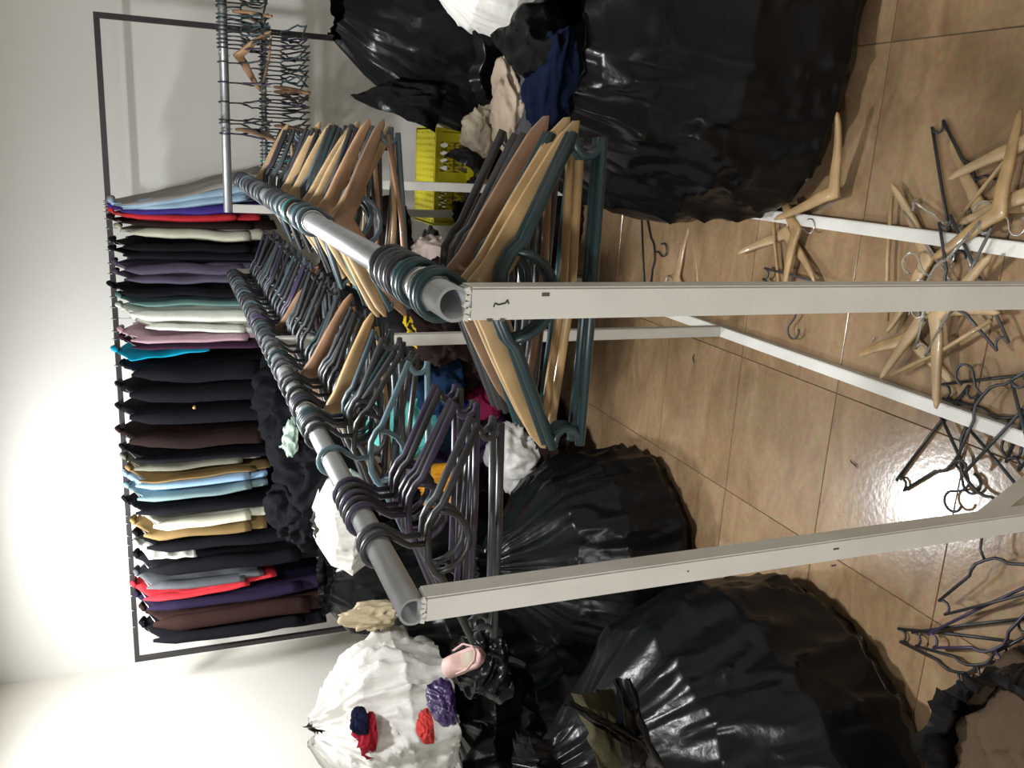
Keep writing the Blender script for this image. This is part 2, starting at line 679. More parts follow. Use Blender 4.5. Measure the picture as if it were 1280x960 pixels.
# hangers lying on the floor: bar centre pixel, a second pixel towards the hook
FLOORH = [
    # (colour, bar centre (x, y), hook direction degrees, height, thin, bar?, label)
    ('black', (-.05, 1.755), -66, .009, True, True, 'black plastic hanger on the tiles with its hook over a wooden hanger'),
    ('clear', (-.22, 1.72), -40, .024, True, True, 'clear plastic hanger glinting on the tiles under the floor bar'),
    ('charcoal', (-.23, 1.56), 130, .045, True, True, 'charcoal plastic hanger tangled with clear hangers under the floor bar'),
    ('clear', (-.29, 1.60), 70, .058, True, True, 'clear plastic hanger tangled in the dark hangers by the near leg'),
    ('black', (-.46, 1.47), -160, .012, True, True, 'black plastic hanger between the racks, hook curling beside wood'),
    ('black', (-.48, 1.38), -100, .026, True, True, 'black plastic hanger between the racks, nearer of two crossing'),
    ('charcoal', (-.57, 1.40), 60, .040, True, True, 'charcoal hanger crossing the floor bar of the three-legged rack'),
    ('black', (-.67, 1.655), -118, .010, True, True, 'black plastic hanger beside the bright lamp reflection on the tiles'),
    ('black', (-.66, 1.44), 150, .024, True, True, 'black plastic hanger near the corner brace of the three-legged rack'),
    ('charcoal', (-.62, 1.33), -60, .052, True, True, 'charcoal plastic hanger heaped against the corner brace'),
    ('black', (-1.16, 1.47), 205, .009, True, True, 'black plastic hanger with its end loop pointing to the white brace, lowest of three'),
    ('black', (-1.11, 1.43), 215, .022, True, True, 'black plastic hanger, middle of three beside the open bin bag'),
    ('dark purple', (-1.05, 1.40), 228, .036, True, True, 'dark purple plastic hanger, topmost of three beside the open bin bag'),
    ('black', (-.99, 1.32), 40, .050, True, True, 'black plastic hanger hooking outwards from behind the open bin bag'),
    ('black', (-.40, 3.26), -75, .009, True, True, 'small black hanger lying far back beyond the two-legged rack'),
    ('charcoal', (-.33, 2.22), 178, .026, True, True, 'charcoal hanger under pale wooden ones where the floor bar meets the bag'),
]
for col, c, ang, z, thin, bar, lab in FLOORH:
    a = R(ang)
    h = Vector((math.cos(a), math.sin(a), 0))
    b = Vector((h.y, -h.x, 0))
    up = h.cross(b)
    org = Vector((c[0], c[1], z)) + h * .178
    M = Matrix((b, up, h)).transposed().to_4x4()
    M.translation = org
    M = M @ Matrix.Rotation(rng.uniform(-.03, .03), 4, 'X')
    hanger('clear' if col == 'clear' else col, lab, None, M, thin, bar=bar)
# wooden ones, placed by one arm: its tip, the middle of the hanger, which way it bends
ARMS = [
    ('pale wooden', (1173, 160), (1226, 258), 1, .012, False, 'pale wooden hanger lying beneath the black hanger beyond the low bar'),
    ('pale wooden', (1214, 211), (1296, 172), -1, .030, False, 'pale wooden hanger whose arm meets the black hook on the floor pile'),
    ('pale wooden', (1211, 273), (1292, 238), 1, .034, True, 'pale wooden hanger lying parallel in front of its twin on the floor pile'),
    ('golden wooden', (1188, 306), (1247, 264), 1, .050, False, 'golden wooden hanger with broad bend by the floor bar'),
    ('pale wooden', (1129, 240), (1158, 322), -1, .012, True, 'narrow pale wooden hanger crossing the floor bar of the two-legged rack'),
    ('pale wooden', (1112, 462), (1160, 388), -1, .030, True, 'pale wooden hanger with glossy tip on bare tiles between the two racks'),
    ('golden wooden', (1206, 498), (1138, 424), 1, .012, False, 'golden wooden hanger lying crosswise under another between the racks'),
    ('pale wooden', (1175, 493), (1171, 398), -1, .048, False, "pale wooden hanger half hidden behind the two-legged rack's near leg"),
    ('pale wooden', (857, 283), (847, 347), 1, .010, True, 'pale wooden hanger lying far back beside a small black one'),
    ('pale wooden', (918, 319), (982, 293), -1, .012, False, "pale wooden hanger on the tiles beside the big shiny bag's corner"),
    ('golden wooden', (966, 405), (994, 288), 1, .040, True, 'golden wooden hanger leaning over the charcoal one near the bag'),
]
for col, tp, ap, side, z, bar, lab in ARMS:
    T, A = at(*tp, z=z), at(*ap, z=z)
    ph = math.atan2(T.y - A.y, T.x - A.x)
    ba = ph + side * R(26)
    b = Vector((math.cos(ba), math.sin(ba), 0))
    h = Vector((-b.y, b.x, 0)) * side
    M = Matrix((b, h.cross(b), h)).transposed().to_4x4()
    M.translation = A + h * .066
    hanger(col, lab, None, M, bar=bar)
# the curved wooden hanger propped against the large bag
pa, pb, pc = at(1070, 120, z=.10), at(1042, 240, z=.05), at(963, 287, z=.06)
ctr = pb
h = (pb - (pa + pc) / 2).normalized()
b = (pa - pc)
b = (b - h * b.dot(h)).normalized()
M = Matrix((b, h.cross(b), h)).transposed().to_4x4()
M.translation = ctr + h * .062
hanger('golden wooden', 'curved golden wooden hanger without a hook propped against the largest shiny bag', None, M, hookless=True, bar=False)

# ------------------------------------------------------------------ clothes on the wall frame
CL = {}


def cloth(rgb):
    k = 'cloth_%02d_%02d_%02d' % tuple(int(c * 99) for c in rgb)
    return mat(k, rgb, .88, bump=.25, bscale=140, vary=.12, vscale=9, spec=.05)


def garment(name, label, cat, px_y, th, x_top, x_bot, rgb, lean=0.0, seed=0, sleeve=.24, front=FY - .215, sleeve_rgb=None, hang=True):
    """A garment hung square to the rail; px_y, x_top, x_bot say where the photo shows it."""
    p0, p1 = at(x_top, px_y, y=front), at(x_bot, px_y, y=front)
    gx = at(200, px_y, y=front).x
    zt, zb = p0.z + .045, p1.z
    L = zt - zb
    root = tag(empty(name, (gx, FY, zt)), label, cat, 'clothes on the black wall frame')
    V, F = [], []
    NZ, NA = 22, 30
    for i in range(NZ + 1):
        t = i / NZ
        e = min(1, t / .10)
        hd = lerp(.05, .205, min(1, (t / .09)) ** .8) + .012 * t
        ht = th / 2 * (.25 + .75 * min(1, t / .35)) * (.92 + .2 * t)
        for j in range(NA):
            a = 2 * math.pi * j / NA
            ca, sa = math.cos(a), math.sin(a)
            y = hd * math.copysign(abs(ca) ** .75, ca)
            f = math.sin(y * 38 + seed * 1.7 + 2.5 * nz(y * 4, t * 2, seed)) * .010 * (.2 + t) + .012 * nz(y * 7, t * 4, seed + (3 if sa > 0 else 9))
            x = ht * math.copysign(abs(sa) ** .8, sa) + f * (.5 + th * 6) + lean * (t ** 1.3)
            if sa < 0 or True:
                x += .008 * nz(t * 5, seed, 2)
            z = -t * L - .0 * e + (.010 * nz(a * 1.5, seed, 5) if i == NZ else 0) - .045 * (abs(y) / .2) * (1 - t) ** 3
            V.append((x, y, z))
    for i in range(NZ):
        for j in range(NA):
            F.append([i * NA + j, i * NA + (j + 1) % NA, (i + 1) * NA + (j + 1) % NA, (i + 1) * NA + j])
    F.append(list(range(NA))[::-1])
    F.append([NZ * NA + j for j in range(NA)])
    link('garment_body', mesh('garment_body', V, F), cloth(rgb), root)
    if sleeve:
        slen = L * (.86 + .10 * nz(seed, 3, 1)) - .05
        for sd in (-1, 1):
            V, F = [], []
            pts, rr = [], []
            for i in range(15):
                t = i / 14
                pts.append((lean * (t * slen / L) ** 1.3 + .013 * nz(t * 3.2, seed, sd * 2), sd * (.188 + .012 * math.sin(t * 2.6)), -.05 - t * slen))
                rr.append((.036 + .005 * t) * min(1, .25 + t * 5) * (1 + .12 * nz(t * 3, seed, sd)))
            sweep_geo(V, F, pts, rr, 12, flat=max(.25, min(1.2, th * 11)), up=(1, 0, 0))
            link('sleeve', mesh('sleeve', V, F), cloth(sleeve_rgb or rgb), root)
    V, F = [], []
    sweep_geo(V, F, [(.012, .045, -.005), (.014, .0, .012), (.012, -.045, -.005)], .012, 8)
    link('collar', mesh('collar', V, F), cloth(rgb), root)
    if hang:
        z0 = FZ - zt
        hr = tag(empty('wire_hanger', (gx, FY, FZ)), 'wire hanger holding the ' + label.split(' hung')[0], 'hanger', 'wire hangers on the black wall frame')
        V, F = [], []
        loop = [(0, y, z) for y, _, z in arc(0, 0, .0205, 190, -60, 10)]
        sweep_geo(V, F, loop + [(0, 0, -.03), (0, 0, -(z0 + .005))], .0016, 5, up=(1, 0, 0))
        link('hook', mesh('hook', V, F), wire, hr)
        V, F = [], []
        sweep_geo(V, F, [(0, -.17, -z0 - .06), (0, 0, -z0 - .004), (0, .17, -z0 - .06)], .0018, 5)
        link('shoulder_wire', mesh('shoulder_wire', V, F), wire, hr)
    return root


C = dict(ltblue=(.32, .46, .58), grey=(.30, .28, .26), indigo=(.055, .035, .21), red=(.52, .035, .045), dkbrown=(.020, .012, .011), sage=(.48, .48, .38),
         black=(.009, .0085, .011), mauve=(.085, .072, .11), navy=(.009, .0095, .019), teal=(.12, .22, .20), white=(.72, .74, .66), pink=(.46, .30, .35),
         plum=(.045, .02, .04), cyan=(.01, .36, .55), olive=(.15, .15, .115), skyblue=(.27, .43, .62), seagrey=(.20, .29, .30), cream=(.68, .68, .54),
         tan=(.25, .165, .07), ink=(.009, .0085, .016), dgrey=(.10, .105, .115), violet=(.020, .014, .036), coffee=(.030, .015, .013))
G = [
    # name, words, category, photo y, thickness, x_top, x_bot, colour, lean, sleeve
    ('shirt', 'grey beige top ending the row beside the bare rail', 'shirt', 257, .035, 150, 330, C['grey'], .165, .2),
    ('shirt', 'pale blue shirt fanning out towards the bare rail', 'shirt', 259, .055, 150, 345, C['ltblue'], .155, .22),
    ('shirt', 'light blue shirt pressed against the indigo one', 'shirt', 262, .05, 152, 340, C['ltblue'], .10, .22),
    ('shirt', 'indigo shirt between light blue and red', 'shirt', 266, .055, 150, 330, C['indigo'], .04, .22),
    ('shirt', 'red shirt next to the indigo one', 'shirt', 271, .045, 150, 325, C['red'], .0, .22),
    ('shirt', 'dark brown top squeezed between red and sage', 'shirt', 280, .04, 150, 345, C['dkbrown'], .0, .22),
    ('shirt', 'sage cream shirt with square hem', 'shirt', 292, .06, 160, 330, C['sage'], -.01, .22),
    ('jumper', 'black jumper below the sage shirt', 'jumper', 309, .055, 152, 340, C['black'], -.01, .3),
    ('jumper', 'black top, thinner, beside the purple grey pair', 'jumper', 320, .05, 152, 350, C['black'], -.01, .3),
    ('jumper', 'purple grey jumper, thicker of two', 'jumper', 337, .065, 154, 330, C['mauve'], .0, .25),
    ('jumper', 'purple grey jumper, thinner of two', 'jumper', 350, .05, 156, 330, C['mauve'], .01, .25),
    ('jumper', 'dark navy jumper with rounded shoulder', 'jumper', 366, .06, 150, 335, C['navy'], .0, .28),
    ('shirt', 'faded teal shirt above the white blouse', 'shirt', 380, .035, 160, 340, C['teal'], .0, .2),
    ('blouse', 'white blouse with long straight hem', 'blouse', 393, .07, 160, 345, C['white'], -.03, .2),
    ('blouse', 'short crumpled white blouse', 'blouse', 408, .045, 180, 318, C['white'], -.03, .16),
    ('blouse', 'pale pink blouse', 'blouse', 424, .05, 162, 340, C['pink'], .0, .2),
    ('shirt', 'dark plum top under the pink blouse', 'shirt', 434, .04, 164, 350, C['plum'], .0, .2),
    ('scarf', 'bright cyan short top', 'shirt', 449, .035, 155, 262, C['cyan'], .035, 0),
    ('coat', 'long navy coat with wide shoulders', 'coat', 468, .11, 165, 352, C['navy'], .0, .42),
    ('coat', 'dark blue black coat in the middle of the row', 'coat', 494, .11, 160, 358, C['ink'], .0, .45),
    ('coat', 'black overcoat with a small gold button', 'coat', 522, .12, 160, 362, C['navy'], .0, .45),
    ('coat', 'dark brown coat ending the block of coats', 'coat', 552, .12, 160, 360, C['dkbrown'], .0, .42),
    ('jacket', 'thin charcoal jacket beside the olive one', 'jacket', 574, .05, 165, 385, C['black'], .0, .3),
    ('jacket', 'olive grey jacket', 'jacket', 586, .055, 166, 325, C['olive'], .03, .25),
    ('shirt', 'tan edged thin top beneath the olive jacket', 'shirt', 601, .025, 172, 338, C['tan'], .03, .2),
    ('shirt', 'sky blue shirt', 'shirt', 608, .055, 168, 335, C['skyblue'], .02, .22),
    ('shirt', 'sea grey shirt', 'shirt', 623, .05, 170, 335, C['seagrey'], .03, .22),
    ('jumper', 'black jumper above the cream blouse', 'jumper', 641, .065, 168, 405, C['black'], .03, .3),
    ('blouse', 'cream blouse flaring to a square hem', 'blouse', 660, .065, 190, 336, C['cream'], .03, .2),
    ('jacket', 'tan brown corduroy coloured jacket', 'jacket', 670, .06, 178, 334, C['tan'], .0, .28),
    ('jumper', 'black top under the tan jacket', 'jumper', 686, .07, 182, 400, C['black'], .0, .3),
    ('shirt', 'thin white top mostly hidden between dark clothes', 'shirt', 698, .03, 182, 245, C['white'], .0, 0),
    ('jacket', 'navy jacket with broad shoulders', 'jacket', 714, .09, 182, 410, C['navy'], .0, .4),
    ('shirt', 'grey top over the red scarf', 'shirt', 736, .045, 182, 330, C['dgrey'], .0, .22),
    ('scarf', 'bright red narrow garment between grey and violet', 'shirt', 750, .035, 178, 345, C['red'], .05, .25),
    ('jumper', 'dark violet long jumper', 'jumper', 763, .06, 182, 405, C['violet'], .03, .4),
    ('jacket', 'thick dark coffee brown jacket', 'jacket', 782, .11, 190, 412, C['coffee'], .0, .45),
    ('jacket', 'black jacket at the corner end of the frame', 'jacket', 803, .07, 190, 408, C['black'], .0, .4),
]
for k, (nm, words, cat, py, th, xt, xb, rgb, lean, sl) in enumerate(G):
    garment('coat' if nm == 'coat' else nm, words + ' hung on the black frame', cat, py, th, xt, xb, rgb, lean, k * 3.1, sl)
# small gold button
_c = [o for o in bpy.data.objects if o.get('label', '').startswith('black overcoat')][0]
bp_ = at(243, 509, y=FY - .23) - _c.location
V, F = [], []
sweep_geo(V, F, [bp_ + Vector((0, .004, 0)), bp_ - Vector((0, .006, 0))], .009, 10)
link('button', mesh('button', V, F), mat('gold_button', (.55, .30, .10), .35, metal=.6), _c)

# ------------------------------------------------------------------ bags
bin_plastic = mat('black_bin_plastic', (.0045, .0045, .005), .27, bump=.3, bscale=16, spec=.19)
white_film = mat('white_bag_film', (.72, .71, .66), .45, bump=.4, bscale=30, vary=.04)


def sack(name, label, base, keys, m, seed, cat='bag', group=None, folds=9, wr=.016, nu=120, nv=70, rim=.0, part='sack_skin', sq=.88):
    """keys: (t, z, rx, ry, cx, cy, pleat). A plastic sack with creases running into its neck."""
    root = tag(empty(name, (base[0], base[1], base[2] if len(base) > 2 else 0)), label, cat, group)
    V, F = [], []
    for i in range(nv + 1):
        t = i / nv
        z, rx, ry, cx, cy, pl = interp(keys, t)
        for j in range(nu):
            a = 2 * math.pi * j / nu
            ca, sa = math.cos(a), math.sin(a)
            qa, qs = math.copysign(abs(ca) ** sq, ca), math.copysign(abs(sa) ** sq, sa)
            n1 = nz(ca * 1.7 + seed, sa * 1.7, z * 2.0 + seed)
            wx, wz = .5 * nz(ca * 2, sa * 2, z * 4 + seed), .2 * nz(ca * 3 + 9, sa * 3, z * 3)
            rid = 1 - abs(nz(ca * 4 + seed + wx, sa * 4 + wx, z * 2.2 + wz + ca)) * 3.0
            rid2 = 1 - abs(nz(ca * 9 + z * 3 + wx, sa * 9 + seed, z * 4 + wz)) * 2.8
            q = folds / 9.0
            fold = 1.1 - 3.0 * abs(nz(ca * 3.2 * q + seed, sa * 3.2 * q, z * 1.3 + seed))
            fold2 = .9 - 3.0 * abs(nz(ca * 7 * q, sa * 7 * q + seed, z * 2.2 - seed))
            k = 1 + .10 * n1 + pl * (.6 * fold + .4 * fold2)
            dsp = wr * (max(0, rid) ** 3) + wr * .5 * max(0, rid2) ** 3
            edge = min(1, t / .06)
            x = cx + qa * (rx * k + dsp * edge)
            y = cy + qs * (ry * k + dsp * edge)
            zz = z + edge * .018 * nz(ca * 3, sa * 3 + seed, z * 7)
            if rim and t > .82:
                zz += rim * (t - .82) / .18 * (nz(ca * 2.2, sa * 2.2, seed) + .5 * nz(ca * 6, sa * 6, seed)) * 1.6
            V.append((x, y, max(zz, .002)))
    for i in range(nv):
        for j in range(nu):
            F.append([i * nu + j, i * nu + (j + 1) % nu, (i + 1) * nu + (j + 1) % nu, (i + 1) * nu + j])
    F.append(list(range(nu))[::-1])
    link(part, mesh(part, V, F), m, root)
    return root


def tied_keys(h, rx, ry, lean=(0, 0), neck=.10, flare=.8):
    lx, ly = lean
    return [(0, .002, rx * .55, ry * .55, 0, 0, 0), (.05, .004, rx * .90, ry * .90, 0, 0, .01), (.18, h * .10, rx * 1.02, ry * 1.02, 0, 0, .02), (.42, h * .38, rx, ry, lx * .2, ly * .2, .03),
            (.62, h * .62, rx * .82, ry * .82, lx * .5, ly * .5, .06), (.78, h * .80, rx * .42, ry * .42, lx * .85, ly * .85, .14), (.85, h * .86, rx * neck * 1.3, ry * neck * 1.3, lx, ly, .22),
            (.93, h * .93, rx * flare * .24, ry * flare * .24, lx * 1.1, ly * 1.1, .26), (1, h, rx * flare * .30, ry * flare * .34, lx * 1.25, ly * 1.2, .30)]


def open_keys(h, rx, ry, lean=(0, 0), mouth=.7, flare=.85):
    lx, ly = lean
    return [(0, .002, rx * .55, ry * .55, 0, 0, 0), (.05, .004, rx * .90, ry * .90, 0, 0, .01), (.18, h * .10, rx * 1.02, ry * 1.02, 0, 0, .02), (.45, h * .45, rx, ry, lx * .25, ly * .25, .03),
            (.68, h * .74, rx * .9, ry * .9, lx * .6, ly * .6, .05), (.84, h * .90, rx * mouth, ry * mouth, lx * .9, ly * .9, .07), (.93, h * .97, rx * flare, ry * flare, lx, ly, .07), (1, h, rx * flare * 1.06, ry * flare * 1.06, lx * 1.1, ly * 1.1, .08)]


def lump(name, label, c, s, m, seed, cat='clothing', group=None, amp=.30, rot=0.0, sub=5, part='fabric', bag=False):
    """A crumpled cloth or soft bundle."""
    root = tag(empty(name, c), label, cat, group)
    bm = bmesh.new()
    bmesh.ops.create_icosphere(bm, subdivisions=sub, radius=1)
    so = Vector((seed, seed * .7, seed * 1.3))
    for v in bm.verts:
        p = v.co.copy()
        p.z *= .8
        w = noise.noise_vector(p * 1.1 + so)
        g = p + w * .55
        r1 = 1 - abs(noise.noise(Vector((g.x * 1.2, g.y * 1.2, g.z * 2.4)) + so)) * 2.6
        r2 = 1 - abs(noise.noise(Vector((g.x * 4.2, g.y * 2.0, g.z * 3.2)) - so)) * 2.6
        r3 = 1 - abs(noise.noise(g * 7.0 + so)) * 2.4
        k = 1 + amp * 1.6 * noise.noise(p * .9 + so) + amp * .75 * max(-.3, r1) + amp * .42 * max(-.3, r2) + amp * .12 * r3
        q = v.co * k
        if q.z < -.5:
            q.z = -.5 - (q.z + .5) * -.12
        v.co = Matrix.Rotation(rot, 3, 'Z') @ Vector((q.x * s[0], q.y * s[1], q.z * s[2]))
    me = bpy.data.meshes.new(part)
    bm.to_mesh(me)
    bm.free()
    link(part, me, m, root)
    return root


BG = 'black bin bags'
# the largest bag, beside the two-legged rack: open, with clothes in its mouth
sack('bin_bag', 'largest shiny black bin bag, standing open beside the two-legged rack', (.365, 2.68),
     open_keys(.80, .53, .56, (.02, .12), .76, .70), bin_plastic, 3.3, group=BG, folds=11, rim=.06, nu=160, nv=90, wr=.022, sq=.74)
# flaps of its mouth, reaching out towards the rack
lump('jeans', 'dark blue folded jeans in the mouth of the largest bag', at(688, 108, y=2.74), (.155, .10, .065), cloth((.006, .010, .026)), 2.2, 'trousers')
lump('trousers', 'beige trousers poking out of the largest bag', at(640, 130, y=2.92), (.13, .09, .055), cloth((.36, .29, .22)), 4.4, 'trousers')
lump('trousers', 'folded beige cloth beside the torn bag corner', at(603, 163, y=3.05), (.075, .08, .05), cloth((.30, .25, .19)), 6.1, 'clothing')
lump('jumper', 'grey folded garment between beige trousers and jeans', at(662, 122, y=2.82), (.13, .09, .035), cloth((.07, .07, .075)), 7.7, 'clothing')


def film(name, label, pix, y, dy, seed, m, cat='bag', parent=None, puff=.03, nu=18, nv=12):
    """A stretched piece of bag film given by its four corners and their depths."""
    c = [at(p[0], p[1], y=y + d) for p, d in zip(pix, dy)]
    o = (c[0] + c[1] + c[2] + c[3]) / 4
    nrm = (c[1] - c[0]).cross(c[3] - c[0]).normalized()
    V, F = [], []
    for side in (1, -1):
        for i in range(nv + 1):
            for j in range(nu + 1):
                u, v = j / nu, i / nv
                p = c[0].lerp(c[1], u).lerp(c[3].lerp(c[2], u), v)
                e = (min(u, 1 - u, v, 1 - v) * 4)
                e = min(1, e) ** .6
                w = 1 - abs(nz(u * 3 + seed, v * 3, 1.0)) * 2
                p = p + nrm * (puff * side * e * (.6 + .5 * nz(u * 3, v * 3, seed + side)) + .02 * max(0, w) ** 2 + .03 * nz(u * 2, v * 2, seed))
                p = p + Vector((0, 0, .012 * nz(u * 5, v * 5, seed)))
                V.append(p - o)
    b = (nu + 1) * (nv + 1)
    for s_ in (0, b):
        for i in range(nv):
            for j in range(nu):
                q = [s_ + i * (nu + 1) + j, s_ + i * (nu + 1) + j + 1, s_ + (i + 1) * (nu + 1) + j + 1, s_ + (i + 1) * (nu + 1) + j]
                F.append(q if s_ == 0 else q[::-1])
    root = link(name, mesh(name, V, F), m, parent)
    root.location = o
    if parent is None:
        tag(root, label, cat, BG if m is bin_plastic else None)
    return root


film('bag_flap', 'torn corner of black bag film jutting out near the yellow crate', [(556, 192), (612, 160), (655, 205), (610, 226)], 3.05, (0, .05, .05, -.05), 1.2, bin_plastic, puff=.04)
film('bag_flap', 'gathered black bag film above the jeans in the largest bag', [(612, 45), (690, -20), (720, 60), (650, 95)], 2.8, (.1, .1, -.15, -.1), 5.2, bin_plastic, puff=.06)

film('jacket', 'olive cloth showing through a slit of the huge bag', [(716, 868), (770, 866), (796, 965), (752, 965)], 1.60, (.0, .0, -.02, -.02), 9.2, cloth((.055, .050, .028)), cat='clothing', puff=.025)
film('bag_flap', 'narrow strip of black bag film across the olive cloth', [(708, 886), (722, 880), (806, 925), (796, 940)], 1.52, (0, 0, 0, 0), 4.4, bin_plastic, puff=.02)
film('bag_flap', 'black bag film folded under the olive cloth', [(764, 850), (790, 850), (830, 965), (785, 965)], 1.54, (0, 0, 0, 0), 6.4, bin_plastic, puff=.03)
# the bag behind, with flared ends, over a cardboard box
sack('bin_bag', 'matt black bin bag with flared corners standing behind the yellow crate', (.44, 3.70),
     [(0, .002, .2, .2, 0, 0, 0), (.06, .006, .30, .26, 0, 0, .01), (.3, .35, .37, .29, 0, 0, .02), (.55, .72, .37, .29, .0, 0, .02), (.75, .95, .31, .26, .02, 0, .04), (.88, 1.10, .22, .2, .05, 0, .06), (1, 1.22, .12, .12, .08, 0, .10)],
     bin_plastic, 8.8, group=BG, folds=8, rim=.02, wr=.01)
film('bag_flap', 'pointed shiny corner of black bag film beside the frame post', [(438, 116), (500, 96), (560, 106), (545, 164)], 3.45, (0, .05, .0, -.06), 2.9, bin_plastic, puff=.04)
film('bag_flap', 'ragged tuft of black bag film over the frame post', [(438, 14), (500, -15), (540, 20), (482, 46)], 3.55, (0, .05, .0, 0), 7.9, bin_plastic, puff=.05)
sack('white_bag', 'white plastic bag bulging between two black bags', (.62, 3.22, .55),
     [(0, .002, .10, .1, 0, 0, 0), (.1, .02, .20, .18, 0, 0, .02), (.4, .16, .24, .2, 0, 0, .04), (.7, .30, .19, .16, 0, 0, .08), (1, .42, .05, .05, -.02, 0, .2)], white_film, 5.1, folds=7)

# bags beside the three-legged rack
sack('bin_bag', 'black bin bag with a rounded base behind the three-legged rack\'s near leg', (-1.66, 3.02), tied_keys(.74, .44, .42, (-.05, .12), .25, .6), bin_plastic, 12.3, group=BG, folds=12, nu=150, nv=80, wr=.02)
sack('bin_bag', 'huge black bin bag in front of the three-legged rack with olive cloth showing', (-1.83, 1.86), tied_keys(.92, .52, .52, (-.04, .16), .22, .75), bin_plastic, 21.7, group=BG, folds=10, nu=160, nv=90, wr=.022)
sack('bin_bag', 'open black bin bag with brown clothes inside by the floor hangers', (-1.24, 1.03), open_keys(.34, .27, .22, (0, .0), .78, .86), bin_plastic, 30.1, group=BG, folds=8, rim=.05)
lump('jumper', 'brown clothes inside the open bag by the floor hangers', (-1.24, 1.03, .20), (.19, .15, .09), cloth((.07, .048, .03)), 9.4, 'clothing')
sack('bin_bag', 'crumpled open black bag holding purple and red clothes', (-2.30, 2.72), open_keys(.72, .40, .36, (.0, .05), .75, .82), bin_plastic, 41.9, group=BG, folds=9, rim=.10)
lump('blouse', 'shiny purple cloth bulging out of the crumpled open bag', at(556, 876, y=2.62), (.055, .07, .05), mat('purple_satin', (.028, .012, .065), .4, bump=.2), 14.4, 'clothing')
lump('shirt', 'bright red printed cloth beside the purple one', at(532, 908, y=2.68), (.05, .05, .03), cloth((.40, .04, .035)), 15.5, 'clothing')
sack('bin_bag', 'black bin bag beneath the white carrier bag in the corner', (-2.55, 3.35), tied_keys(.80, .42, .38, (0, 0), .5, .7), bin_plastic, 52.2, group=BG, folds=9)
wb = sack('white_bag', 'white carrier bag with red and navy clothes showing, heaped in the corner', (-2.40, 3.15, .84),
          [(0, .002, .15, .15, 0, 0, 0), (.1, .03, .30, .26, 0, 0, .02), (.4, .22, .36, .30, 0, 0, .05), (.68, .40, .28, .24, .02, 0, .07), (.87, .51, .13, .12, .04, 0, .12), (1, .555, .03, .03, .06, 0, .2)], white_film, 61.5, folds=6, wr=.05, nu=140, nv=80, rim=.04)
lump('shirt', 'dark red garment showing at the hole of the white carrier bag', at(460, 918, y=2.90), (.075, .05, .042), cloth((.28, .015, .03)), 17.1, 'clothing')
lump('shirt', 'navy garment beside the dark red one in the white carrier bag', at(452, 902, y=2.885), (.042, .045, .035), cloth((.01, .012, .03)), 18.1, 'clothing')
sack('bin_bag', 'black bin bag with diagonal folds behind the pale clog', (-2.28, 3.60), open_keys(1.05, .36, .30, (.02, 0), .62, .30), bin_plastic, 66.6, group=BG, folds=7)
sack('bin_bag', 'tall black bin bag heaped under the dark end of the clothes frame', (-2.10, 3.98), open_keys(1.24, .40, .25, (0, 0), .70, .40), bin_plastic, 71.1, group=BG, folds=8)
sack('bin_bag', 'dark bin bag under the hangers of the three-legged rack', (-1.52, 4.12), tied_keys(.70, .34, .30, (0, 0), .5, .8), mat('charcoal_bin_plastic', (.008, .008, .009), .35, bump=.3, bscale=22), 77.1, group=BG, folds=8)
lump('towel', 'cream folded cloth tucked into the black bags near the rail end', at(472, 768, y=3.30), (.05, .06, .12), cloth((.50, .42, .28)), 20.3, 'clothing')
sack('white_bag', 'crumpled white carrier bag behind the three-legged rack\'s rail', (at(430, 650, y=3.75).x, 3.75, at(458, 650, y=3.75).z),
     [(0, .002, .12, .1, 0, 0, 0), (.1, .02, .20, .16, 0, 0, .02), (.4, .09, .23, .18, 0, 0, .05), (.7, .17, .18, .15, 0, 0, .1), (1, .24, .05, .05, 0, 0, .2)], white_film, 81.2, folds=7, wr=.02)

# the flaps and strips belong to their bags
for _o in [o for o in bpy.data.objects if o.name.startswith('bag_flap')]:
    _l = _o['label']
    _w = 'huge black' if 'olive' in _l else 'matt black' if 'frame post' in _l else 'largest shiny'
    _p = [b for b in bpy.data.objects if b.get('label', '').startswith(_w)][0]
    _o.parent = _p
    _o.location = _o.location - _p.location
    for _k in ('label', 'category', 'group'):
        if _k in _o:
            del _o[_k]

